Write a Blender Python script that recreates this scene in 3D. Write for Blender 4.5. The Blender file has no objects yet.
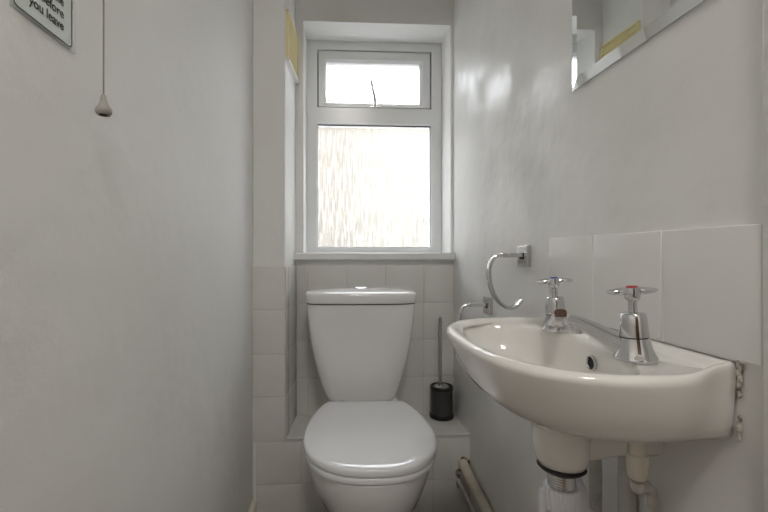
import bpy, bmesh, math, random
from mathutils import Vector, Matrix
random.seed(4)
sc = bpy.context.scene
C = sc.collection
PI = math.pi
XR, XL, YB, YP, HC = 0.4611, -0.2857, 1.63, 1.43, 2.32     # right wall, left wall, back wall, pier front, ceiling

# ------------------------------------------------------------------ materials
def mat(name, col, rough=0.5, metal=0.0, coat=0.0, bump=None, var=None, spec=0.5, rvar=None):
    m = bpy.data.materials.new(name); m.use_nodes = True
    nt = m.node_tree; b = nt.nodes['Principled BSDF']
    b.inputs['Base Color'].default_value = (*col, 1)
    b.inputs['Roughness'].default_value = rough
    b.inputs['Metallic'].default_value = metal
    b.inputs['Coat Weight'].default_value = coat
    b.inputs['Coat Roughness'].default_value = 0.05
    b.inputs['Specular IOR Level'].default_value = spec
    tc = nt.nodes.new('ShaderNodeTexCoord')
    def noise(scale, detail=3, rg=0.55, stretch=None):
        n = nt.nodes.new('ShaderNodeTexNoise'); n.inputs['Scale'].default_value = scale
        n.inputs['Detail'].default_value = detail; n.inputs['Roughness'].default_value = rg
        if stretch:
            mp = nt.nodes.new('ShaderNodeMapping'); mp.inputs['Scale'].default_value = stretch
            nt.links.new(tc.outputs['Object'], mp.inputs['Vector']); nt.links.new(mp.outputs['Vector'], n.inputs['Vector'])
        else:
            nt.links.new(tc.outputs['Object'], n.inputs['Vector'])
        return n
    if bump:
        prev = None
        for (scale, strength, dist) in bump:
            n = noise(scale)
            bp = nt.nodes.new('ShaderNodeBump'); bp.inputs['Strength'].default_value = strength
            bp.inputs['Distance'].default_value = dist
            nt.links.new(n.outputs['Fac'], bp.inputs['Height'])
            if prev: nt.links.new(prev.outputs['Normal'], bp.inputs['Normal'])
            prev = bp
        nt.links.new(prev.outputs['Normal'], b.inputs['Normal'])
    if var:
        scale, col2, lo, hi = var
        n = noise(scale, 4); r = nt.nodes.new('ShaderNodeMapRange')
        r.inputs['From Min'].default_value = lo; r.inputs['From Max'].default_value = hi
        nt.links.new(n.outputs['Fac'], r.inputs['Value'])
        mx = nt.nodes.new('ShaderNodeMix'); mx.data_type = 'RGBA'
        mx.inputs['A'].default_value = (*col, 1); mx.inputs['B'].default_value = (*col2, 1)
        nt.links.new(r.outputs['Result'], mx.inputs['Factor'])
        nt.links.new(mx.outputs['Result'], b.inputs['Base Color'])
    if rvar:
        scale, a, z = rvar
        n = noise(scale, 2); r = nt.nodes.new('ShaderNodeMapRange')
        r.inputs['From Min'].default_value = .42; r.inputs['From Max'].default_value = .58
        r.inputs['To Min'].default_value = a; r.inputs['To Max'].default_value = z
        nt.links.new(n.outputs['Fac'], r.inputs['Value']); nt.links.new(r.outputs['Result'], b.inputs['Roughness'])
    return m

M = {}
M['wall'] = mat('white_wall_paint', (.81, .808, .80), .55, bump=[(4, .6, .018), (45, .35, .002), (260, .3, .0007)], var=(3, (.775, .77, .755), .35, .7))
M['wall_r'] = mat('satin_wall_paint', (.79, .785, .775), .46, bump=[(5, .5, .012), (40, .3, .0012), (220, .25, .0004)], var=(4, (.75, .745, .73), .35, .7), rvar=(4, .34, .56))
M['ceil'] = mat('ceiling_paint', (.82, .82, .80), .7, bump=[(120, .2, .001)])
M['tile'] = mat('glazed_tile', (.74, .735, .715), .14, bump=[(14, .25, .0025)], var=(9, (.71, .70, .67), .4, .65))
M['tile_w'] = mat('white_glazed_tile', (.77, .765, .75), .13, bump=[(12, .25, .0025)])
M['grout'] = mat('grout', (.60, .585, .55), .8, var=(30, (.46, .44, .40), .45, .7))
M['grout_w'] = mat('painted_grout', (.80, .795, .78), .5)
M['upvc'] = mat('white_upvc', (.80, .815, .82), .22)
M['sill'] = mat('sill_gloss_paint', (.80, .80, .785), .25, bump=[(30, .2, .001)])
M['gasket'] = mat('grey_gasket', (.12, .12, .12), .6)
M['ceramic'] = mat('white_ceramic', (.80, .80, .80), .06, coat=.5)
M['seatp'] = mat('white_seat_plastic', (.80, .81, .83), .07)
M['basin'] = mat('basin_ceramic', (.79, .775, .74), .06, coat=.5)
M['chrome'] = mat('chrome', (.66, .66, .67), .06, metal=1)
M['chrome_s'] = mat('brushed_chrome', (.62, .62, .63), .22, metal=1)
M['black'] = mat('black_plastic', (.012, .012, .012), .35)
M['rubber'] = mat('black_rubber', (.015, .013, .012), .6)
M['gun'] = mat('dark_grey_metal', (.085, .085, .088), .38, metal=.6)
M['red'] = mat('red_disc', (.45, .02, .03), .3)
M['blue'] = mat('blue_disc', (.02, .06, .40), .3)
M['wplas'] = mat('white_plastic', (.80, .80, .83), .3)
M['cplas'] = mat('cream_plastic', (.66, .62, .53), .4)
M['gpipe'] = mat('painted_pipe', (.52, .51, .48), .5, var=(30, (.40, .38, .34), .45, .7))
M['cpipe'] = mat('cream_pipe', (.64, .60, .50), .45, bump=[(60, .3, .001)], var=(25, (.52, .47, .37), .45, .75))
M['dirt'] = mat('broken_mortar', (.14, .11, .08), .95, bump=[(140, .9, .004)], var=(60, (.36, .32, .26), .45, .6))
M['caulk'] = mat('old_sealant', (.50, .47, .42), .7, var=(90, (.12, .10, .08), .5, .62))
M['louvre'] = mat('cream_louvre', (.78, .70, .42), .45)
M['lwhite'] = mat('vent_white', (.80, .80, .78), .45)
M['cord'] = mat('grey_cord', (.26, .24, .21), .8)
M['knob'] = mat('aged_plastic', (.36, .345, .31), .45)
M['hole'] = mat('dark_hole', (.01, .01, .01), .8)
M['signw'] = mat('sign_face', (.66, .72, .68), .35)
M['signg'] = mat('sign_green', (.035, .19, .08), .4)
M['ink'] = mat('sign_ink', (.03, .03, .03), .5)
M['acry'] = mat('acrylic', (.9, .93, .92), .05)
M['acry'].node_tree.nodes['Principled BSDF'].inputs['Alpha'].default_value = .25
M['base'] = mat('skirting_paint', (.72, .68, .58), .4)
M['jamb'] = mat('door_lining_paint', (.62, .62, .585), .35, bump=[(20, .3, .002)], var=(60, (.66, .66, .63), .5, .6))
M['lino'] = mat('grey_vinyl', (.20, .165, .13), .35, var=(40, (.15, .12, .095), .4, .6))
M['wood'] = mat('dark_wood', (.085, .045, .025), .4, var=(12, (.12, .065, .035), .4, .6))
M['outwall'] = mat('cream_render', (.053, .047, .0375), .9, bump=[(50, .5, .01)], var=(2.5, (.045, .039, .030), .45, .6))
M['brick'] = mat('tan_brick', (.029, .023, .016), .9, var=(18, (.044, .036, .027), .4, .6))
M['conc'] = mat('concrete', (.12, .115, .11), .9, var=(6, (.10, .095, .09), .4, .6))

mm = mat('mirror_silver', (.86, .88, .87), .01, metal=1); M['mirror'] = mm
me_ = mat('mirror_edge', (.70, .74, .72), .12, metal=.9); M['medge'] = me_

em = mat('fill_lamp_diffuser', (.9, .88, .84), .5); b = em.node_tree.nodes['Principled BSDF']
b.inputs['Emission Color'].default_value = (1.0, .955, .90, 1); b.inputs['Emission Strength'].default_value = 50.0
M['fill_lamp'] = em  # emission of the fill light added in the hall

# obscure window glass: vertical "rain" relief, half scattering, half refracting
def obscure(name, base_rough, trans):
    m = bpy.data.materials.new(name); m.use_nodes = True; nt = m.node_tree
    nt.nodes.clear(); L = nt.links.new
    out = nt.nodes.new('ShaderNodeOutputMaterial')
    tc = nt.nodes.new('ShaderNodeTexCoord'); mp = nt.nodes.new('ShaderNodeMapping')
    mp.inputs['Scale'].default_value = (120, 120, 7); L(tc.outputs['Object'], mp.inputs['Vector'])
    n = nt.nodes.new('ShaderNodeTexNoise'); n.inputs['Scale'].default_value = 1; n.inputs['Detail'].default_value = 1
    L(mp.outputs['Vector'], n.inputs['Vector'])
    bp = nt.nodes.new('ShaderNodeBump'); bp.inputs['Strength'].default_value = 1.0; bp.inputs['Distance'].default_value = .006
    L(n.outputs['Fac'], bp.inputs['Height'])
    gl = nt.nodes.new('ShaderNodeBsdfGlass'); gl.inputs['Roughness'].default_value = base_rough; gl.inputs['IOR'].default_value = 1.3
    L(bp.outputs['Normal'], gl.inputs['Normal'])
    tr = nt.nodes.new('ShaderNodeBsdfTranslucent'); tr.inputs['Color'].default_value = (.97, .965, .95, 1)
    mx = nt.nodes.new('ShaderNodeMixShader'); 
    mr = nt.nodes.new('ShaderNodeMapRange'); mr.inputs['From Min'].default_value = .47; mr.inputs['From Max'].default_value = .62
    mr.inputs['To Min'].default_value = trans * .5; mr.inputs['To Max'].default_value = trans * 2.5
    mp2 = nt.nodes.new('ShaderNodeMapping'); mp2.inputs['Scale'].default_value = (165, 0, 11); L(tc.outputs['Object'], mp2.inputs['Vector'])
    n2 = nt.nodes.new('ShaderNodeTexNoise'); n2.inputs['Scale'].default_value = 1; n2.inputs['Detail'].default_value = 2; L(mp2.outputs['Vector'], n2.inputs['Vector'])
    L(n2.outputs['Fac'], mr.inputs['Value']); L(mr.outputs['Result'], mx.inputs[0])
    L(gl.outputs[0], mx.inputs[1]); L(tr.outputs[0], mx.inputs[2]); L(mx.outputs[0], out.inputs['Surface'])
    return m
M['obs'] = obscure('obscure_glass', .04, .036)

# ------------------------------------------------------------------ helpers
def V(*a): return Vector(a)
def BM(): return bmesh.new()
def finish(name, bm, m, parent=None, smooth=None, bevel=None, seg=2, subsurf=0):
    bmesh.ops.recalc_face_normals(bm, faces=bm.faces)
    me = bpy.data.meshes.new(name); bm.to_mesh(me); bm.free()
    for x in (m if isinstance(m, (list, tuple)) else [m]): me.materials.append(M[x])
    o = bpy.data.objects.new(name, me); C.objects.link(o)
    if parent: o.parent = parent
    if bevel:
        md = o.modifiers.new('bevel', 'BEVEL'); md.width = bevel; md.segments = seg; md.limit_method = 'ANGLE'; md.angle_limit = math.radians(40)
    if subsurf:
        md = o.modifiers.new('sub', 'SUBSURF'); md.levels = subsurf; md.render_levels = subsurf
    if smooth is not None:
        me.polygons.foreach_set('use_smooth', [True] * len(me.polygons))
        me.set_sharp_from_angle(angle=math.radians(smooth))
    return o
def box(bm, x0, x1, y0, y1, z0, z1, mi=0):
    vs = [bm.verts.new((x, y, z)) for x in (x0, x1) for y in (y0, y1) for z in (z0, z1)]
    for f in ((0, 1, 3, 2), (4, 6, 7, 5), (0, 4, 5, 1), (2, 3, 7, 6), (0, 2, 6, 4), (1, 5, 7, 3)):
        bm.faces.new([vs[i] for i in f]).material_index = mi
def loft(bm, loops, cap0=True, cap1=True, mi=0):
    R = [[bm.verts.new(p) for p in lp] for lp in loops]
    n = len(R[0])
    for a, b in zip(R, R[1:]):
        for i in range(n):
            j = (i + 1) % n
            bm.faces.new((a[i], a[j], b[j], b[i])).material_index = mi
    if cap0: bm.faces.new(R[0][::-1]).material_index = mi
    if cap1: bm.faces.new(R[-1]).material_index = mi
def ring(c, u, v, ru, rv=None, n=32, p=2.0):
    rv = rv or ru; out = []
    for i in range(n):
        a = 2 * PI * i / n; ca, sa = math.cos(a), math.sin(a)
        x = math.copysign(abs(ca) ** (2 / p), ca); y = math.copysign(abs(sa) ** (2 / p), sa)
        out.append(Vector(c) + Vector(u) * (ru * x) + Vector(v) * (rv * y))
    return out
def lathe(bm, c, prof, axis='z', n=32, cap=True, mi=0):
    U = {'z': ((1, 0, 0), (0, 1, 0), (0, 0, 1)), 'x': ((0, 1, 0), (0, 0, 1), (1, 0, 0)), 'y': ((0, 0, 1), (1, 0, 0), (0, 1, 0))}[axis]
    loft(bm, [ring(Vector(c) + Vector(U[2]) * h, U[0], U[1], max(r, 1e-4), n=n) for r, h in prof], cap, cap, mi)
def tube(bm, pts, r, n=16, rv=None, up=None, p=2.0, mi=0):
    pts = [Vector(q) for q in pts]; loops = []; prev = None
    for i, q in enumerate(pts):
        t = (pts[min(i + 1, len(pts) - 1)] - pts[max(i - 1, 0)]).normalized()
        if up is not None: u = (Vector(up) - t * Vector(up).dot(t)).normalized()
        elif prev is None:
            a = Vector((0, 0, 1)) if abs(t.z) < .9 else Vector((0, 1, 0)); u = (a - t * a.dot(t)).normalized()
        else: u = (prev - t * prev.dot(t)).normalized()
        prev = u; w = t.cross(u)
        rr = r[i] if isinstance(r, (list, tuple)) else r
        r2 = (rv[i] if isinstance(rv, (list, tuple)) else rv) if rv is not None else rr
        loops.append(ring(q, u, w, rr, r2, n=n, p=p))
    loft(bm, loops, mi=mi)
def arc(pts, seg=8):
    """Catmull-Rom through points"""
    P = [Vector(p) for p in pts]; P = [2 * P[0] - P[1]] + P + [2 * P[-1] - P[-2]]; out = []
    for i in range(1, len(P) - 2):
        a, b, c, d = P[i - 1:i + 3]
        for k in range(seg):
            t = k / seg
            out.append(.5 * (2 * b + (c - a) * t + (2 * a - 5 * b + 4 * c - d) * t * t + (3 * b - a - 3 * c + d) * t ** 3))
    out.append(P[-2]); return out
def empty(name, loc, label, cat, group=None, rz=0):
    o = bpy.data.objects.new(name, None); C.objects.link(o); o.location = loc; o.rotation_euler = (0, 0, rz)
    o.empty_display_size = .05
    o['label'] = label; o['category'] = cat
    if group: o['group'] = group
    return o
def tag(o, label, cat, group=None):
    o['label'] = label; o['category'] = cat
    if group: o['group'] = group
    return o
def struct(o, label=None, cat=None):
    o['kind'] = 'structure'
    if label: o['label'] = label
    if cat: o['category'] = cat
    return o

# ------------------------------------------------------------------ room shell
bm = BM(); box(bm, XL - .12, XL, .30, YB + .27, 0, HC)
struct(finish('wall_left', bm, 'wall'), 'long uneven white painted wall on the left side', 'wall')
bm = BM(); box(bm, XR, XR + .12, .420, YB + .27, 0, HC)
wall_right = struct(finish('wall_right', bm, 'wall_r'), 'white satin painted wall behind the basin', 'wall')
bm = BM()
RX0, RX1, RZ0, RZ1, YW = -.130, .4493, .877, 1.806, 1.775
box(bm, XL, RX0, YB, YB + .27, 0, HC); box(bm, RX1, XR, YB, YB + .27, 0, HC)
box(bm, RX0, RX1, YB, YB + .27, 0, RZ0); box(bm, RX0, RX1, YB, YB + .27, RZ1, HC)
bmesh.ops.remove_doubles(bm, verts=bm.verts, dist=1e-5)
wall_back = struct(finish('wall_back', bm, 'wall'), 'white end wall with the deep window recess', 'wall')
bm = BM()
for s in (0,):
    lo = [V(XL, YP, 0), V(-.1766, YP, 0), V(-.1600, YB, 0), V(XL, YB, 0)]
    loft(bm, [lo, [p + V(0, 0, HC) for p in lo]])
wall_pier = struct(finish('wall_pier', bm, 'wall', bevel=.004), 'white boxed-in pier in the far left corner', 'wall')
bm = BM(); box(bm, -.95, 1.1, -1.52, YB + .27, -.1, 0)
struct(finish('floor', bm, 'lino'), 'grey brown vinyl floor', 'floor')
bm = BM(); box(bm, -.95, 1.1, -1.52, YB + .27, HC, HC + .1)
struct(finish('ceiling', bm, 'ceil'), 'white ceiling', 'ceiling')
bm = BM(); box(bm, -.85, -.75, -1.42, .30, 0, HC); struct(finish('wall_hall_left', bm, 'wall'))
bm = BM(); box(bm, .95, 1.05, -1.42, .30, 0, HC); struct(finish('wall_hall_right', bm, 'wall'))
bm = BM(); box(bm, -.85, 1.05, -1.52, -1.42, 0, HC); struct(finish('wall_hall_back', bm, 'wall'))
bm = BM(); box(bm, -.38, .46, -1.42, -1.375, .005, 1.98)  # door added behind the camera so the chrome reflects something dark
hd = struct(finish('added_hall_door', bm, 'wood', bevel=.003), 'dark brown wooden door added at the unseen hall end for chrome reflections', 'door')
for (x0, x1) in ((-.29, .00), (.08, .37)):
    for (z0, z1) in ((.20, .85), (1.05, 1.82)):
        bm = BM(); box(bm, x0, x1, -1.376, -1.366, z0, z1); finish('added_door_panel', bm, 'wood', hd, bevel=.004)
bm = BM(); tube(bm, [(.42, -1.376, 1.0), (.42, -1.335, 1.0), (.40, -1.325, 1.0), (.32, -1.325, 1.0)], .008, n=14); finish('added_door_handle', bm, 'chrome_s', hd, smooth=50)
bm = BM(); box(bm, -.85, XL - .12, .30, .42, 0, HC); box(bm, XR + .12, 1.05, .30, .42, 0, HC)
box(bm, XL - .12, XR + .12, .30, .40, 2.08, HC); struct(finish('wall_front', bm, 'wall'))
bm = BM(); box(bm, XR - .010, XR + .12, .30, .4195, 0, 2.08)
struct(finish('trim_1', bm, 'jamb', bevel=.002), 'painted door lining at the right edge', 'door frame')
bm = BM(); box(bm, XL, XL + .017, .45, YP, 0, .075)
struct(finish('baseboard_left', bm, 'base', bevel=.005), 'low cream skirting along the left wall', 'skirting')

# tiling --------------------------------------------------------------
def tiles(name, O, U, W, N, us, vs, parent, mats=('tile', 'grout'), th=.006, gap=.0016):
    """O origin, U/W in-plane unit vectors, N outward normal; us, vs grout-line positions"""
    O, U, W, N = map(Vector, (O, U, W, N)); bm = BM()
    def P(u, v, n): return O + U * u + W * v + N * n
    a, b, c, d = us[0], us[-1], vs[0], vs[-1]
    loft(bm, [[P(a, c, 0), P(b, c, 0), P(b, d, 0), P(a, d, 0)], [P(a, c, th - .0012), P(b, c, th - .0012), P(b, d, th - .0012), P(a, d, th - .0012)]], mi=1)
    for u0, u1 in zip(us, us[1:]):
        for v0, v1 in zip(vs, vs[1:]):
            g = gap / 2; L = []
            jn = random.uniform(-.0003, .0003)
            for ins, n in ((g, th - .0014), (g + .0001, th - .0006), (g + .0008, th + jn - .0001), (g + .002, th + jn + .0002)):
                L.append([P(u0 + ins, v0 + ins, n), P(u1 - ins, v0 + ins, n), P(u1 - ins, v1 - ins, n), P(u0 + ins, v1 - ins, n)])
            loft(bm, L, mi=0)
    return finish(name, bm, mats, parent, smooth=50)
zs = [.27, .4185, .5642, .7095, .853]
tiles('tiling', (0, YB, 0), (1, 0, 0), (0, 0, 1), (0, -1, 0), [-.155, -.1126, .039, .1894, .3406, XR - .001], zs, wall_back)
tiles('tiling', (0, YP, 0), (1, 0, 0), (0, 0, 1), (0, -1, 0), [XL, -.176], [.2636, .4163, .5606, .71, .856], wall_pier)
pn = V(.1999, -.0166, 0).normalized()
tiles('tiling', (-.1766, YP - .006, 0), Vector((.0166, .2, 0)).normalized(), (0, 0, 1), pn, [0, .06, .2005], [.2636, .4163, .5606, .71, .856], wall_pier, th=.004)
# ledge behind the pan
bm = BM()
LZ = .276
box(bm, -.1766, XR, YP, YB, 0, LZ - .004)
ledge = struct(finish('wall_ledge', bm, 'wall', bevel=.003), 'low tiled ledge boxing in the pipes behind the toilet', 'ledge')
tiles('tiling', (0, YP, 0), (1, 0, 0), (0, 0, 1), (0, -1, 0), [-.272, -.1208, .030, .181, .332, XR - .001], [0, .1194, .2640], ledge)
bm = BM(); box(bm, -.174, XR, YP - .006, YB - .006, LZ - .006, LZ)
finish('ledge_top', bm, 'tile', ledge, bevel=.0025)
# splashback
tiles('splashback_tiling', (XR, 0, 0), (0, 1, 0), (0, 0, 1), (-1, 0, 0), [.4205, .5599, .7178, .8758], [.7769, .9345], wall_right, ('tile_w', 'grout_w'), th=.0065, gap=.0038)

# ------------------------------------------------------------------ window
bm = BM(); box(bm, -.168, XR - .001, 1.598, YB - .0001, RZ0, .905); box(bm, RX0, RX1, YB - .0001, YW + .03, RZ0, .905)
bmesh.ops.remove_doubles(bm, verts=bm.verts, dist=1e-5)
struct(finish('trim_2', bm, 'sill', bevel=.005), 'white window sill board over the tiled wall', 'sill')
win = bpy.data.objects.new('window_1', None); C.objects.link(win); win.location = (.16, YW, .905)
struct(win, 'white plastic framed window with obscure glass', 'window')
def wfin(name, bm, m, **k):
    for v in bm.verts: v.co -= Vector(win.location)
    return finish(name, bm, m, win, **k)
def frame_ring(bm, x0, x1, z0, z1, l, r, b, t, y0, y1, slope=.006):
    """bevelled rectangular frame: front ring, inner reveal sloping"""
    o = [V(x0, 0, z0), V(x1, 0, z0), V(x1, 0, z1), V(x0, 0, z1)]
    i = [V(x0 + l, 0, z0 + b), V(x1 - r, 0, z0 + b), V(x1 - r, 0, z1 - t), V(x0 + l, 0, z1 - t)]
    i2 = [V(x0 + l - slope, 0, z0 + b - slope), V(x1 - r + slope, 0, z0 + b - slope), V(x1 - r + slope, 0, z1 - t + slope), V(x0 + l - slope, 0, z1 - t + slope)]
    Y = lambda L, y: [p + V(0, y, 0) for p in L]
    loops = [Y(o, y1), Y(o, y0), Y(i2, y0), Y(i, y0 + .010), Y(i, y1)]
    R = [[bm.verts.new(p) for p in lp] for lp in loops]; R.append(R[0])
    for a, c in zip(R, R[1:]):
        for k in range(4):
            j = (k + 1) % 4; bm.faces.new((a[k], a[j], c[j], c[k]))
FX0, FX1 = RX0 + .0005, RX1 - .0005
bm = BM()
# outer frame with transom: two rings sharing the transom
TZ = 1.487
ya, yb_ = YW, YW + .06
box(bm, FX0, FX0 + .0465, ya, yb_, .905, RZ1 - .0005); box(bm, FX1 - .0435, FX1, ya, yb_, .905, RZ1 - .0005)
for z0, z1 in ((RZ1 - .037, RZ1 - .0005), (TZ - .0325, TZ + .0355), (.905, .928)): box(bm, FX0 + .0465, FX1 - .0435, ya, yb_, z0, z1)
bmesh.ops.remove_doubles(bm, verts=bm.verts, dist=1e-5)
wfin('outer_frame', bm, 'upvc')
bm = BM(); frame_ring(bm, FX0 + .0400, FX1 - .0370, .9215, TZ - .0260, .0085, .0085, .0085, .0085, YW - .003, YW + .0005, .0040)
wfin('glazing_bead', bm, 'upvc')
# opening sash
SX0, SX1, SZ0, SZ1 = FX0 + .0475, FX1 - .0445, TZ + .0365, RZ1 - .038
bm = BM(); frame_ring(bm, SX0 + .003, SX1 - .003, SZ0 + .003, SZ1 - .003, .033, .045, .020, .046, YW + .004, YW + .05, .012)
sash = wfin('sash_frame', bm, 'upvc', bevel=.002)
bm = BM(); box(bm, SX0 - .001, SX1 + .001, YW + .030, YW + .034, SZ0 - .001, SZ0 + .006)
for (a0, a1, b0, b1) in ((SX0 - .001, SX0 + .005, SZ0, SZ1), (SX1 - .005, SX1 + .001, SZ0, SZ1), (SX0, SX1, SZ1 - .005, SZ1 + .001)):
    box(bm, a0, a1, YW + .030, YW + .034, b0, b1)
GX0, GX1, GZ0, GZ1 = FX0 + .047, FX1 - .044, .9285, TZ - .033
for (a0, a1, b0, b1) in ((GX0, GX0 + .0025, GZ0, GZ1), (GX1 - .0035, GX1, GZ0, GZ1), (GX0, GX1, GZ1 - .0045, GZ1), (GX0, GX1, GZ0, GZ0 + .0025)):
    box(bm, a0, a1, YW + .012, YW + .020, b0, b1)
wfin('gasket', bm, 'gasket')
bm = BM(); box(bm, GX0 - .006, GX1 + .006, YW + .022, YW + .026, GZ0 - .006, GZ1 + .006); wfin('glass_pane', bm, 'obs')
bm = BM(); box(bm, SX0 + .03, SX1 - .04, YW + .024, YW + .028, SZ0 + .018, SZ1 - .044); wfin('glass_pane', bm, 'obs')
# casement stay
bm = BM()
box(bm, .140, .185, YW - .004, YW + .004, 1.5265, 1.5305)
lathe(bm, (.163, YW - .003, 1.530), [(.0065, 0), (.0065, .010), (.004, .013)], n=16)
tube(bm, arc([(.163, YW - .003, 1.540), (.158, YW - .012, 1.572), (.151, YW - .016, 1.600), (.145, YW - .016, 1.632)]), .0055, n=12)
lathe(bm, (.1445, YW - .016, 1.632), [(.001, -.004), (.0045, -.001), (.0045, .003), (.001, .006)], n=12)
st = wfin('window_stay', bm, 'chrome_s', smooth=50); st['label'] = 'slim grey metal stay arm on the top sash'

# outside
bm = BM(); box(bm, -2.2, 3.2, 3.55, 3.75, -.3, 2.235)
struct(finish('wall_neighbour', bm, 'outwall'))
bm = BM(); box(bm, -2.2, .06, 3.44, 3.549, -.3, 2.195)
struct(finish('wall_neighbour_brick', bm, 'brick'))
bm = BM(); box(bm, -2.5, 3.5, YB + .275, 3.9, -.35, -.3); struct(finish('ground', bm, 'conc'))

# ------------------------------------------------------------------ toilet
T = empty('toilet', (.0885, 1.305, 0), 'white close-coupled toilet with closed lid below the window', 'toilet', rz=math.radians(-1.2))
def lid_outline(off=0, n=72, s=1.0):
    """closed loop; local origin at back edge centre, front towards -y"""
    half = [(.0, .0), (.060, .0), (.108, .0), (.1215, .004), (.1320, .026), (.1460, .070), (.1590, .125), (.1668, .185), (.1685, .235), (.1640, .285), (.1510, .330), (.1270, .370), (.0900, .402), (.0460, .418), (0, .422)]
    pts = [V(x, -y, 0) for x, y in half] + [V(-x, -y, 0) for x, y in half[::-1][1:-1]]
    dense = arc(pts + [pts[0]], 10)[:-1]
    c = V(0, -.21, 0); out = []
    for i in range(n):
        a = 2 * PI * i / n; d = V(math.sin(a), math.cos(a), 0)
        best = None
        for k in range(len(dense)):
            p, q = dense[k] - c, dense[(k + 1) % len(dense)] - c
            den = d.x * (q.y - p.y) - d.y * (q.x - p.x)
            if abs(den) < 1e-12: continue
            t = (p.x * (q.y - p.y) - p.y * (q.x - p.x)) / den
            w = (p.x * d.y - p.y * d.x) / den
            if t > 0 and -1e-6 <= w <= 1 + 1e-6 and (best is None or t > best): best = t
        out.append(c + d * (best * s - off))
    return out
def at(L, z): return [V(p.x, p.y, z) for p in L]
bm = BM()
loft(bm, [at(lid_outline(.006), .4235), at(lid_outline(.001), .4245), at(lid_outline(0), .4285), at(lid_outline(0), .4350), at(lid_outline(.0015), .4385), at(lid_outline(.006), .4408),
          at(lid_outline(.012), .4418), at(lid_outline(.030), .4427), at(lid_outline(.055), .4437), at(lid_outline(.09), .4442), at(lid_outline(.13), .4443)])
finish('lid', bm, 'seatp', T, smooth=60)
bm = BM()
lo = [at(lid_outline(.010), .4055), at(lid_outline(.004), .4065), at(lid_outline(.003), .411), at(lid_outline(.003), .418), at(lid_outline(.007), .4215),
      at(lid_outline(.05), .4215), at(lid_outline(.055), .416), at(lid_outline(.055), .4055)]
R = [[bm.verts.new(p) for p in l] for l in lo]; R.append(R[0])
for a, c in zip(R, R[1:]):
    for k in range(72): bm.faces.new((a[k], a[(k + 1) % 72], c[(k + 1) % 72], c[k]))
finish('seat', bm, 'seatp', T, smooth=50)
for s in (-1, 1):
    bm = BM()
    lathe(bm, (s * .075, .012, .4065), [(.012, 0), (.012, .024), (.009, .028)], n=20)
    tube(bm, [(s * .075 - .016, .004, .4285), (s * .075 + .016, .004, .4285)], .006, n=16)
    finish('hinge', bm, 'chrome_s', T, smooth=50)
def pan_loop(z, yf, yb, w, pf=2.3, n=72):
    """front half superellipse, straight sides to the back"""
    out = []; yc = yf + (min(yb - yf, .5)) * .52 if True else 0
    for i in range(n):
        a = 2 * PI * i / n; sx, cy = math.sin(a), math.cos(a)
        pw = pf if cy < 0 else 3.4
        k = (abs(sx) ** pw + abs(cy) ** pw) ** (-1 / pw)
        out.append(V(sx * k * w, yc + cy * k * ((yc - yf) if cy < 0 else (yb - yc)), z))
    return out
bm = BM()
P_ = [(0, -.285, .112, .105), (.012, -.286, .112, .104), (.03, -.278, .110, .097), (.10, -.272, .108, .091), (.17, -.285, .108, .096), (.215, -.318, .106, .112), (.255, -.352, .104, .127),
      (.295, -.380, .102, .143), (.335, -.400, .100, .155), (.370, -.412, .098, .162), (.392, -.416, .095, .1645), (.4015, -.417, .09, .164), (.4040, -.412, .085, .160)]
loft(bm, [pan_loop(z, yf, yb, w) for z, yf, yb, w in P_])
# shelf carrying the cistern
sh = [(.280, .10), (.288, .105), (.39, .118), (.4030, .115)]
loft(bm, [ring((0, .125, z), (1, 0, 0), (0, 1, 0), w, .115, n=40, p=5) for z, w in sh])
finish('pan', bm, 'ceramic', T, smooth=60)
def cis_loop(z, w, yf, yb, n=96, p=6, bow=.008, cx=-.0095):
    out = []; yc, h = (yf + yb) / 2, (yb - yf) / 2
    for i in range(n):
        a = 2 * PI * i / n; sx, cy = math.sin(a), math.cos(a)
        k = (abs(sx) ** p + abs(cy) ** p) ** (-1 / p)
        x, y = sx * k, cy * k
        yy = y * h - (bow * (1 - x * x) if y < 0 else 0)
        out.append(V(cx + x * w, yc + yy, z))
    return out
bm = BM()
CL = [(.4045, .112, .095, .222), (.409, .115, .090, .226), (.425, .123, .086, .230), (.46, .1355, .080, .234), (.50, .1475, .075, .236), (.55, .1600, .070, .238), (.60, .1695, .066, .239), (.66, .1770, .062, .240), (.70, .1810, .060, .240), (.7335, .1835, .058, .240)]
loft(bm, [cis_loop(z, w, yf, yb) for z, w, yf, yb in CL])
cis = finish('cistern', bm, 'ceramic', T, smooth=60)
bm = BM()
loft(bm, [cis_loop(.7365, .176, .060, .238), cis_loop(.7372, .1845, .052, .243), cis_loop(.741, .1865, .050, .244), cis_loop(.7615, .1880, .048, .245), cis_loop(.7690, .1870, .049, .245), cis_loop(.7725, .1835, .053, .243),
          cis_loop(.7750, .170, .064, .236), cis_loop(.7790, .130, .090, .215), cis_loop(.7815, .08, .115, .19), cis_loop(.7822, .03, .135, .165)])
cl = finish('cistern_lid', bm, 'ceramic', T, smooth=60)
bm = BM(); lathe(bm, (-.008, .150, .7800), [(.024, 0), (.024, .0035), (.021, .0050), (.0195, .0035)], n=40)
bt = finish('flush_button', bm, 'chrome', T, smooth=40)
bm = BM()
for s in (-1, 1):
    L = [V(-.008 + s * (.0008 + .0175 * math.sin(t * PI / 12) * 1), .150 + .0175 * math.cos(t * PI / 12), 0) for t in range(13)]
    loft(bm, [[p + V(0, 0, .7810) for p in L], [p + V(0, 0, .7858) for p in L]])
finish('push_plate', bm, 'chrome', bt, bevel=.0007)

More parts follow.
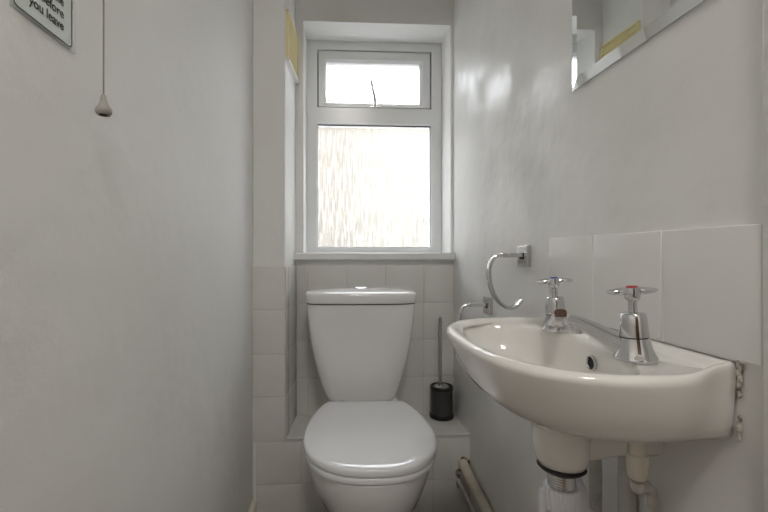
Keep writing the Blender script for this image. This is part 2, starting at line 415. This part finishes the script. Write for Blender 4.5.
# ------------------------------------------------------------------ toilet brush
B = empty('toilet_brush', (.4000, 1.577, LZ), 'chrome handled toilet brush in a dark grey round holder on the ledge', 'toilet brush')
bm = BM(); lathe(bm, (0, 0, 0), [(.0430, 0), (.0460, .003), (.0460, .012), (.0440, .016), (.0415, .0165)], n=48)
finish('base_ring', bm, 'black', B, smooth=40)
bm = BM(); lathe(bm, (0, 0, .016), [(.0415, 0), (.0415, .092)], n=48)
finish('holder', bm, 'gun', B, smooth=40)
bm = BM()
R = [ring((0, 0, z), (1, 0, 0), (0, 1, 0), r, n=48) for r, z in ((.0415, .1075), (.0435, .1085), (.0435, .119), (.042, .121), (.0385, .120), (.037, .1085))]
loft(bm, R, False, True); finish('top_ring', bm, 'black', B, smooth=40)
bm = BM(); lathe(bm, (0, 0, .1085), [(.030, 0), (.030, .010), (.022, .0145), (.010, .016)], n=32)
finish('brush_cap', bm, 'chrome_s', B, smooth=40)
bm = BM(); lathe(bm, (-.006, 0, .121), [(.0072, 0), (.0072, .252), (.0066, .258), (.003, .261)], n=24)
finish('handle', bm, 'chrome_s', B, smooth=40)

# ------------------------------------------------------------------ holders on the right wall
def chrome_holder(name, y, z, label, cat):
    t = empty(name, (XR, y, z), label, cat)
    bm = BM(); box(bm, -.012, 0, -.026, .026, -.026, .026)
    finish('wall_plate', bm, 'chrome', t, bevel=.0015)
    bm = BM(); box(bm, -.0135, -.0119, -.010, .010, -.008, .008)
    finish('socket', bm, 'hole', t)
    bm = BM(); box(bm, -.066, -.010, -.009, .009, -.0035, .0075)
    finish('arm', bm, 'chrome', t, bevel=.0015)
    bm = BM()
    pts = arc([(-.060, 0, .002), (-.074, 0, .001), (-.0865, 0, -.010), (-.0935, 0, -.034), (-.0915, 0, -.066), (-.0810, 0, -.094), (-.0640, 0, -.116), (-.0440, 0, -.126), (-.0270, 0, -.121), (-.0130, 0, -.108)], 6)
    tube(bm, pts, .010, n=16, rv=.0042, up=(0, 1, 0), p=5)
    finish('curved_bar', bm, 'chrome', t, smooth=45)
    return t
chrome_holder('towel_ring', .992, .895, 'open C-shaped chrome towel holder on the wall, nearest the taps', 'towel ring')
chrome_holder('toilet_roll_holder', 1.236, .745, 'lower chrome C-shaped holder half hidden behind the basin rim', 'toilet roll holder')

# ------------------------------------------------------------------ basin
YC = .608
BA = empty('wash_basin', (XR, YC, .60), 'white ceramic wall-hung hand basin on the right wall', 'basin')
OX, OY, OZ = XR, YC, .60
def outer(p, w, ww, n=400):
    """dense D outline: wall at XR, projection p, max half width w, half width at the wall ww"""
    xm = XR - p * .42; a = p * .58; pts = []
    for i in range(n + 1):
        t = -PI / 2 + PI * i / n
        ca, sa = math.cos(t), math.sin(t)
        ex = 2 / 2.75
        pts.append(V(xm - a * max(abs(ca), 1e-9) ** ex, YC + w * math.copysign(abs(sa) ** ex, sa), 0))
    # side from max width to the wall
    for s, L in ((1, []), (-1, [])):
        for k in range(1, 21):
            u = k / 20; e = 3 * u * u - 2 * u ** 3
            L.append(V(xm + (XR - xm) * u, YC + s * (w + (ww - w) * e), 0))
        if s == 1: up = L
        else: dn = L
    return pts + up + dn[::-1]
CEN = V(.335, YC, 0); NB = 120
def polar(poly, z, off=0, c=CEN):
    out = []
    for i in range(NB):
        a = 2 * PI * (i + .5) / NB; d = V(math.cos(a), math.sin(a), 0); best = 0
        for k in range(len(poly)):
            p, q = poly[k] - c, poly[(k + 1) % len(poly)] - c
            den = d.x * (q.y - p.y) - d.y * (q.x - p.x)
            if abs(den) < 1e-14: continue
            t = (p.x * (q.y - p.y) - p.y * (q.x - p.x)) / den
            w = (p.x * d.y - p.y * d.x) / den
            if t > 0 and -1e-6 <= w <= 1 + 1e-6: best = max(best, t)
        q = c + d * (best - off); q.z = z
        if q.x > XR - .0008: q.x = XR - .0008
        out.append(q)
    return out
def ell(cx, a, b, z, p=2.0, n=240):
    return [q for q in ring((cx, YC, z), (1, 0, 0), (0, 1, 0), a, b, n=n, p=p)]
def sub(L): return [V(p.x - OX, p.y - OY, p.z - OZ) for p in L]
def bowl(z, x0, x1, b, p=2.2, bk=0):
    return polar(ell((x0 + x1) / 2, (x1 - x0) / 2, b, 0, p), z)
loops = []
for ex_, ax, by, z in ((.336, .030, .030, .5865), (.336, .034, .034, .5885), (.336, .039, .039, .598), (.336, .0415, .0415, .612), (.336, .042, .042, .640), (.337, .048, .049, .655), (.340, .062, .068, .664), (.345, .088, .102, .672)):
    loops.append(polar(ell(ex_, ax, by, 0), z))
for p, w, ww, z in ((.180, .133, .130, .6795), (.213, .151, .145, .6845), (.236, .164, .150, .691), (.251, .176, .153, .702), (.262, .187, .154, .717), (.271, .1955, .155, .738), (.278, .2015, .156, .756), (.2815, .204, .156, .764), (.2825, .2045, .156, .768),
                    (.2805, .203, .155, .7725), (.276, .199, .153, .775), (.270, .194, .150, .775), (.265, .190, .147, .7725)):
    loops.append(polar(outer(p, w, ww), z))
def mixdeck(zf):
    """deck loop: rim inside edge, lowered to the tap deck at the wall side"""
    L = polar(outer(.281, .200, .160), zf)
    return L
def inset_wall(L, xmax):
    return [V(min(p.x, xmax), p.y, p.z) for p in L]
loops[-3] = loops[-3]; loops[-2] = inset_wall(loops[-2], XR - .012); loops[-1] = inset_wall(loops[-1], XR - .018)
loops.append(inset_wall(polar(outer(.261, .1865, .145), .7685), XR - .022))
loops.append(inset_wall(polar(outer(.258, .1845, .143), .7660), XR - .028))
# bowl: wider at front, pulled forward between the taps
def bw(x0, x1, b, z, notch):
    pts = []
    for i in range(240):
        a = 2 * PI * i / 240; ca, sa = math.cos(a), math.sin(a); p = 2.25
        k = (abs(ca) ** p + abs(sa) ** p) ** (-1 / p)
        xm = (x0 + x1) / 2 - .01
        x = xm + ca * k * ((x1 - xm) if ca > 0 else (xm - x0)); y = sa * k * b
        pts.append(V(x, YC + y, 0))
    return polar(pts, z, c=V(.30, YC, 0)) if False else polar(pts, z)
for x0, x1, bb, z in ((.2065, .3850, .1815, .7650), (.2085, .3830, .1790, .7625), (.2100, .3815, .1765, .7570), (.2150, .3805, .170, .7380), (.2240, .3790, .158, .7180), (.2390, .3770, .138, .7000), (.2620, .3730, .105, .6860), (.2930, .3680, .065, .6770), (.3130, .3620, .030, .6740), (.3150, .3550, .022, .6700)):
    loops.append(bw(x0, x1, bb, z, 0))
bm = BM(); loft(bm, [sub(l) for l in loops])
# overflow channel below, running back to the wall
tube(bm, [V(.345 - OX, 0, .618 - OZ), V(.400 - OX, 0, .630 - OZ), V(.4585 - OX, 0, .642 - OZ)], [.034, .036, .044], rv=[.024, .028, .040], n=24, up=(0, 1, 0), p=3)
basin = finish('basin_bowl', bm, 'basin', BA, smooth=65)
bm = BM()
lathe(bm, (.3845 - OX, .600 - OY, .738 - OZ), [(.0115, -.0050), (.0115, -.0085), (.0095, -.0092), (.0085, -.0070)], axis='x', n=32)
ov = finish('overflow_ring', bm, 'chrome_s', BA, smooth=45)
bm = BM(); lathe(bm, (.3845 - OX, .600 - OY, .738 - OZ), [(.0086, -.0055), (.0086, -.0074)], axis='x', n=32)
finish('overflow_hole', bm, 'hole', ov)
bm = BM(); lathe(bm, (.335 - OX, YC - OY, .6705 - OZ), [(.019, 0), (.019, .002), (.015, .003), (.013, .001)], n=32)
finish('drain', bm, 'chrome', BA, smooth=45)
# discoloured sealant where the near end meets the wall
bm = BM()
rr = random.Random(3)
for k in range(16):
    z = .690 + .085 * k / 15; r = .0022 + rr.random() * .0016
    if k in (5, 6, 7, 8): continue
    bmesh.ops.create_icosphere(bm, subdivisions=1, radius=r, matrix=Matrix.Translation((-.0035, -.1575 + rr.uniform(-.001, .001), z - OZ)) @ Matrix.Diagonal((1, .8, 1.9, 1)))
so = finish('sealant', bm, 'caulk', BA); so['label'] = 'stained broken sealant bead'

# ------------------------------------------------------------------ taps
def tap(x, y, face, label, disc, hand):
    t = empty('tap', (x, y, .7662), label, 'tap', 'chrome pillar taps on the basin'); t.rotation_euler = (0, -.055, 0)
    bm = BM()
    lathe(bm, (0, 0, 0), [(.0240, 0), (.0250, .0012), (.0250, .0035), (.0225, .0062), (.0195, .014), (.0172, .024), (.0165, .0285), (.0148, .0290)], n=40)
    finish('tap_body', bm, 'chrome', t, smooth=45)
    bm = BM(); lathe(bm, (0, 0, .0292), [(.0148, 0), (.0164, .0006), (.0164, .0025), (.0152, .018), (.0142, .0285), (.0128, .0300), (.0065, .0306)], n=40)
    finish('tap_head', bm, 'chrome', t, smooth=45)
    bm = BM(); lathe(bm, (0, 0, .0596), [(.0050, 0), (.0050, .0142), (.0072, .0160), (.0090, .0200), (.0095, .0260), (.0088, .0315), (.0070, .0325)], n=24)
    sp = finish('spindle', bm, 'chrome', t, smooth=45)
    bm = BM(); lathe(bm, (0, 0, .0920), [(.0066, 0), (.0066, .0012), (.0055, .0017)], n=24)
    d = finish('indicator_disc', bm, disc, sp, smooth=45)
    for s in (-1, 1):
        h = V(math.cos(hand), math.sin(hand), 0) * s
        bm = BM()
        tube(bm, [V(0, 0, .0870) + h * .006, V(0, 0, .0870) + h * .012, V(0, 0, .0866) + h * .020, V(0, 0, .0868) + h * .027, V(0, 0, .0874) + h * .0315], [.0050, .0052, .0044, .0030, .0008], n=16, rv=[.0066, .0078, .0072, .0052, .0014])
        finish('handle_blade', bm, 'chrome', t, smooth=50)
    f = V(math.cos(face), math.sin(face), 0)
    bm = BM()
    tube(bm, [V(0, 0, .013) , V(0, 0, .0165) + f * .015, V(0, 0, .0235) + f * .032, V(0, 0, .0330) + f * .052, V(0, 0, .0400) + f * .070, V(0, 0, .0425) + f * .081], [.0130, .0138, .0112, .0092, .0080, .0068], rv=[.0160, .0150, .0118, .0102, .0098, .0090], n=24, up=(0, 0, 1), p=3)
    s = finish('spout', bm, 'chrome', t, smooth=50)
    c = V(0, 0, .0370) + f * .0745
    bm = BM(); lathe(bm, c, [(.0090, -.0130), (.0098, -.0120), (.0098, 0)], n=24)
    finish('nozzle', bm, 'chrome', s, smooth=45)
    return t
tap(.379, .510, math.radians(122), 'nearer chrome pillar tap with a red disc on its handle', 'red', math.radians(-8))
tap(.384, .710, math.radians(247), 'farther chrome pillar tap beside the towel holder', 'blue', math.radians(-14))

# ------------------------------------------------------------------ waste and pipes under the basin
TX, TY = .336, .608
W = empty('basin_trap', (TX, TY, .30), 'white plastic waste trap hanging under the basin boss', 'trap')
def wz(z): return z - .30
bm = BM(); lathe(bm, (0, 0, wz(.5765)), [(.026, 0), (.031, .003), (.0345, .0065), (.0335, .0098)], n=40); finish('rubber_washer', bm, 'rubber', W, smooth=45)
bm = BM()
lathe(bm, (0, 0, wz(.553)), [(.0195, 0), (.0195, .0233)], n=40); 
for k in range(5): lathe(bm, (0, 0, wz(.5550 + k * .0038)), [(.0195, 0), (.0199, .001), (.0195, .002)], n=40)
finish('threaded_tail', bm, 'chrome_s', W, smooth=45)
bm = BM()
n = 96; L = []
for z, k in ((.520, .0215), (.522, .0232), (.548, .0240), (.5525, .0225)):
    L.append([V(math.cos(2 * PI * i / n) * (k + (.0018 if (i // 3) % 2 else 0)), math.sin(2 * PI * i / n) * (k + (.0018 if (i // 3) % 2 else 0)), wz(z)) for i in range(n)])
loft(bm, L)
finish('trap_nut', bm, 'wplas', W, smooth=30)
bm = BM()
pts = arc([(0, 0, wz(.518)), (0, 0, wz(.46)), (0, 0, wz(.42)), (.008, .006, wz(.385)), (.026, .016, wz(.372)), (.044, .028, wz(.385)), (.048, .032, wz(.42)), (.047, .032, wz(.465)), (.047, .035, wz(.498)), (.050, .048, wz(.517)), (.060, .080, wz(.520)), (.085, .125, wz(.519)), (.119, .175, wz(.518))], 6)
tube(bm, pts, .0168, n=24)
finish('trap_bend', bm, 'wplas', W, smooth=50)
bm = BM(); lathe(bm, (.050, .032, wz(.462)), [(.022, 0), (.0245, .002), (.0245, .026), (.021, .029)], n=32)
lathe(bm, (0, 0, wz(.430)), [(.021, 0), (.0235, .002), (.0235, .024), (.021, .027)], n=32)
finish('compression_nut', bm, 'wplas', W, smooth=45)
bm = BM(); lathe(bm, (-.024, .006, wz(.470)), [(.006, 0), (.0075, .004), (.0075, .068), (.006, .074)], n=20)
lathe(bm, (-.024, .006, wz(.492)), [(.011, 0), (.0115, .002), (.0115, .012), (.010, .014)], n=20)
finish('air_inlet', bm, 'wplas', W, smooth=45)

# supply connectors hanging under the taps
def supply(name, x, y, ztop, label, m, pipe_pts, r=.0078):
    t = empty(name, (x, y, .55), label, 'pipe')
    bm = BM(); o = .55
    lathe(bm, (0, 0, ztop - o), [(.0095, -.034), (.0106, -.030), (.0106, -.001)], n=24)
    finish('tap_tail', bm, 'cplas', t, smooth=45)
    bm = BM()
    L = [ring((0, 0, ztop - o - h), (1, 0, 0), (0, 1, 0), rr_, n=12, p=2) for rr_, h in ((.0095, .064), (.0115, .060), (.0128, .040), (.0118, .033))]
    loft(bm, L); finish('back_nut', bm, 'cplas', t, smooth=30)
    bm = BM(); tube(bm, arc([V(*p) - V(x, y, o) for p in pipe_pts], 6), r, n=20)
    finish('supply_pipe', bm, m, t, smooth=50)
    return t
supply('supply_pipe_run', .382, .511, .6785, 'cream connector and pipe hanging below the nearer tap', 'gpipe',
       [(.382, .511, .6125), (.386, .516, .600), (.410, .540, .587), (.434, .560, .573), (.443, .565, .55), (.444, .565, .45), (.444, .565, .25), (.444, .565, .001)])
bm = BM()
tube(bm, arc([(.400, .705, .640), (.400, .704, .600), (.404, .700, .582), (.418, .690, .576), (.432, .684, .566), (.436, .682, .545), (.436, .682, .45), (.436, .682, .25), (.436, .682, .001)], 6), .0100, n=20)
tag(finish('copper_supply_pipe', bm, 'gpipe', smooth=50), 'grey painted pipe with a top elbow just right of the white trap', 'pipe')
bm = BM()
tube(bm, [(.447, .620, .001), (.447, .620, .632)], .0125, n=20)
tag(finish('vertical_pipe', bm, 'gpipe', smooth=50), 'straight cream painted pipe against the wall, between the bent pipe and tap connector', 'pipe')

# waste pipe low on the right wall
bm = BM()
p0, p1 = V(.4360, 1.4305, .1740), V(.4400, .85, .101)
L = []
d = (p1 - p0).normalized(); u = V(0, 0, 1); u = (u - d * u.dot(d)).normalized(); w = d.cross(u)
for s, r in ((.0, .0175), (.03, .0172), (.585, .0172)):
    L.append(ring(p0 + d * s, u, w, r, n=28))
loft(bm, L)
wp = tag(finish('waste_pipe', bm, 'cpipe', smooth=50), 'fat cream waste pipe sloping along the foot of the right wall', 'pipe')
bm = BM()
tube(bm, [(.4160, 1.4235, .120), (.4260, 1.25, .098), (.434, .85, .048)], .0065, n=14)
tag(finish('thin_pipe', bm, 'gpipe', smooth=50), 'thin painted pipe running just below the cream waste pipe', 'pipe')
bm = BM(); rr = random.Random(8)
for k in range(26):
    a = rr.uniform(-2.2, 2.0); rad = .019 + rr.random() * .006
    bmesh.ops.create_icosphere(bm, subdivisions=1, radius=.003 + rr.random() * .003, matrix=Matrix.Translation((min(.4360 + math.cos(a) * rad, XR - .003), 1.4235 - rr.random() * .002, .1720 + math.sin(a) * rad)) @ Matrix.Diagonal((1, .5, 1.4, 1)))
for k in range(14):
    bmesh.ops.create_icosphere(bm, subdivisions=1, radius=.0025 + rr.random() * .003, matrix=Matrix.Translation((.4180 + rr.uniform(-.004, .006), 1.4235, .150 - k * .0042)) @ Matrix.Diagonal((1, .5, 1.4, 1)))
mo = finish('broken_mortar', bm, 'dirt', ledge); mo['label'] = 'dark crumbled mortar round the pipe hole'

# ------------------------------------------------------------------ mirror
MI = empty('mirror', (XR, .4600, 1.2165), 'frameless rectangular mirror on the right wall high above the taps', 'mirror')
my0, my1, mz0, mz1 = 0, .3285, 0, .60
bm = BM(); bev = .020
def rect(x, i): return [V(x, my0 + i, mz0 + i), V(x, my1 - i, mz0 + i), V(x, my1 - i, mz1 - i), V(x, my0 + i, mz1 - i)]
loft(bm, [rect(-.0035, 0), rect(-.0062, bev)], cap0=False, cap1=False)
finish('mirror_bevel', bm, 'mirror', MI)
bm = BM(); loft(bm, [rect(-.0036, bev + .0002), rect(-.0062, bev)])
finish('mirror_glass', bm, 'mirror', MI)
bm = BM(); loft(bm, [rect(-.0005, .001), rect(-.0034, 0)]); finish('mirror_back', bm, 'medge', MI)

# ------------------------------------------------------------------ vent on the pier's side
VT = empty('air_vent', (-.1700, 1.52, 1.565), 'cream louvred air vent high on the side of the pier', 'vent')
def px(y): return (-.1766 + .0166 * (y - YP) / .2) + .1700   # pier side x at world y, local
y0, y1 = 1.436, 1.624
def vb(bm, y0, y1, z0, z1, t0, t1):
    loop = lambda z: [V(px(y0) + t0, y0 - 1.52, z), V(px(y1) + t0, y1 - 1.52, z), V(px(y1) + t1, y1 - 1.52, z), V(px(y0) + t1, y0 - 1.52, z)]
    loft(bm, [loop(z0), loop(z1)])
bm = BM(); vb(bm, y0, y1, 0.006, .172, 0, .004)
finish('vent_plate', bm, 'louvre', VT)
bm = BM()
for (a, b_, c, d_) in ((y0, y0 + .008, .006, .172), (y1 - .008, y1, .006, .172), (y0, y1, .164, .172)): vb(bm, a, b_, c, d_, .004, .011)
finish('vent_frame', bm, 'louvre', VT, bevel=.001)
for k in range(14):
    z = .014 + k * .0108; bm = BM()
    A = lambda zz, t, yy: V(px(yy) + t, yy - 1.52, zz)
    loft(bm, [[A(z, .010, a), A(z + .001, .012, a), A(z + .0085, .005, a), A(z + .0075, .004, a)] for a in (y0 + .006, y1 - .006)])
    finish('slat', bm, 'louvre', VT)
bm = BM(); vb(bm, y0 - .002, y1 + .002, -.004, .0058, 0, .0135)
e = finish('bottom_trim', bm, 'lwhite', VT, bevel=.001); e['label'] = 'white bottom edge'

# ------------------------------------------------------------------ pull cord
PC = empty('pull_cord', (-.262, .484, 1.056), 'grey light pull cord with a small bell-shaped knob by the left wall', 'pull cord')
bm = BM(); tube(bm, [(0, 0, .018), (0, 0, .60), (0, 0, HC - 1.056 - .028)], .0009, n=8); finish('cord', bm, 'cord', PC, smooth=60)
bm = BM(); lathe(bm, (0, 0, 0), [(.0042, .0015), (.0062, 0), (.0080, .0022), (.0086, .0052), (.0076, .0080), (.0052, .0115), (.0036, .0155), (.0030, .0195), (.0022, .0225)], n=32)
k = finish('knob', bm, 'knob', PC, smooth=50)
bm = BM(); lathe(bm, (0, 0, -.0004), [(.0042, 0), (.0042, .0022)], n=20); finish('knob_hole', bm, 'hole', k)
bm = BM(); lathe(bm, (0, 0, HC - 1.056 - .030), [(.030, 0), (.038, .006), (.040, .030)], n=32); finish('switch_base', bm, 'lwhite', PC, smooth=40)

# ------------------------------------------------------------------ sign on the left wall
SG = empty('wall_sign', (XL, .3800, 1.1165), 'small square white notice with green border high on the left wall', 'sign')
bm = BM(); box(bm, 0, .0022, 0, .0895, 0, .125); finish('acrylic_plate', bm, 'acry', SG, bevel=.0008)
def rrect(y0, y1, z0, z1, r, x):
    out = []
    for cy, cz, a0 in ((y1 - r, z0 + r, -90), (y1 - r, z1 - r, 0), (y0 + r, z1 - r, 90), (y0 + r, z0 + r, 180)):
        for k in range(7):
            a = math.radians(a0 + 15 * k); out.append(V(x, cy + r * math.cos(a), cz + r * math.sin(a)))
    return out
bm = BM(); loft(bm, [rrect(.0005, .0830, .0020, .1225, .006, .0023), rrect(.0005, .0830, .0020, .1225, .006, .0026)])
finish('sign_face', bm, 'signw', SG)
bm = BM()
A, B2 = rrect(.0010, .0824, .0026, .1213, .0055, .0028), rrect(.0022, .0812, .0038, .1201, .0045, .0028)
va, vb_ = [bm.verts.new(p) for p in A], [bm.verts.new(p) for p in B2]
for i in range(len(va)):
    j = (i + 1) % len(va); bm.faces.new((va[i], va[j], vb_[j], vb_[i]))
bmesh.ops.solidify(bm, geom=bm.faces[:], thickness=.0002)
finish('sign_border', bm, 'signg', SG)
for k, txt in enumerate(('you leave', 'before', 'the')):
    cu = bpy.data.curves.new('sign_text', 'FONT'); cu.body = txt; cu.size = .0128; cu.align_x = 'RIGHT'; cu.extrude = .0001; cu.offset = .00022
    to = bpy.data.objects.new('sign_text', cu); C.objects.link(to); bpy.context.view_layer.update()
    dg = bpy.context.evaluated_depsgraph_get(); me = bpy.data.meshes.new_from_object(to.evaluated_get(dg))
    bpy.data.objects.remove(to)
    o = bpy.data.objects.new('sign_text', me); me.materials.append(M['ink']); C.objects.link(o); o.parent = SG
    o.location = (.0030, .0685, .0145 + k * .0125); o.rotation_euler = (PI / 2, 0, PI / 2)

# ------------------------------------------------------------------ hall lamp added as fill, unseen behind the camera
LM = empty('added_fill_light', (.1, -.55, HC), 'added round fill light on the hall ceiling, unseen behind the viewer', 'ceiling light')
bm = BM(); lathe(bm, (0, 0, -.03), [(.17, 0), (.175, .005), (.175, .030)], n=48); finish('fill_lamp_base', bm, 'lwhite', LM, smooth=40)
bm = BM(); lathe(bm, (0, 0, -.075), [(.05, 0), (.12, .010), (.155, .028), (.165, .044)], n=48); finish('diffuser', bm, 'fill_lamp', LM, smooth=60)

# ------------------------------------------------------------------ world, camera, view
w = bpy.data.worlds.new('world'); sc.world = w; w.use_nodes = True
nt = w.node_tree; bg = nt.nodes['Background']; bg.inputs['Strength'].default_value = 40.0
tc = nt.nodes.new('ShaderNodeTexCoord'); sx = nt.nodes.new('ShaderNodeSeparateXYZ'); nt.links.new(tc.outputs['Generated'], sx.inputs[0])
mr = nt.nodes.new('ShaderNodeMapRange'); nt.links.new(sx.outputs['Z'], mr.inputs['Value'])      # overcast sky: zenith three times the horizon
mx = nt.nodes.new('ShaderNodeMix'); mx.data_type = 'RGBA'; mx.inputs['A'].default_value = (.31, .325, .34, 1); mx.inputs['B'].default_value = (.92, .965, 1, 1)
nt.links.new(mr.outputs['Result'], mx.inputs['Factor']); nt.links.new(mx.outputs['Result'], bg.inputs['Color'])
cam = bpy.data.cameras.new('camera'); co = bpy.data.objects.new('camera', cam); C.objects.link(co); sc.camera = co
f = 417.0
cam.sensor_width = 36; cam.lens = f / 768 * 36; cam.shift_x = (384 - 360) / 768; cam.shift_y = -2 / 768; cam.clip_start = .01
co.location = (0, 0, .90); co.rotation_euler = (PI / 2, 0, -math.atan(23 / f))
sc.view_settings.view_transform = 'Standard'; sc.view_settings.look = 'None'; sc.view_settings.gamma = 1
sc.view_settings.use_curve_mapping = False; sc.view_settings.exposure = 0.0
try:
    sc.cycles.use_denoising = True; sc.cycles.max_bounces = 14; sc.cycles.diffuse_bounces = 8; sc.cycles.transmission_bounces = 8; sc.cycles.caustics_refractive = True; sc.cycles.sample_clamp_indirect = 6
except Exception: pass
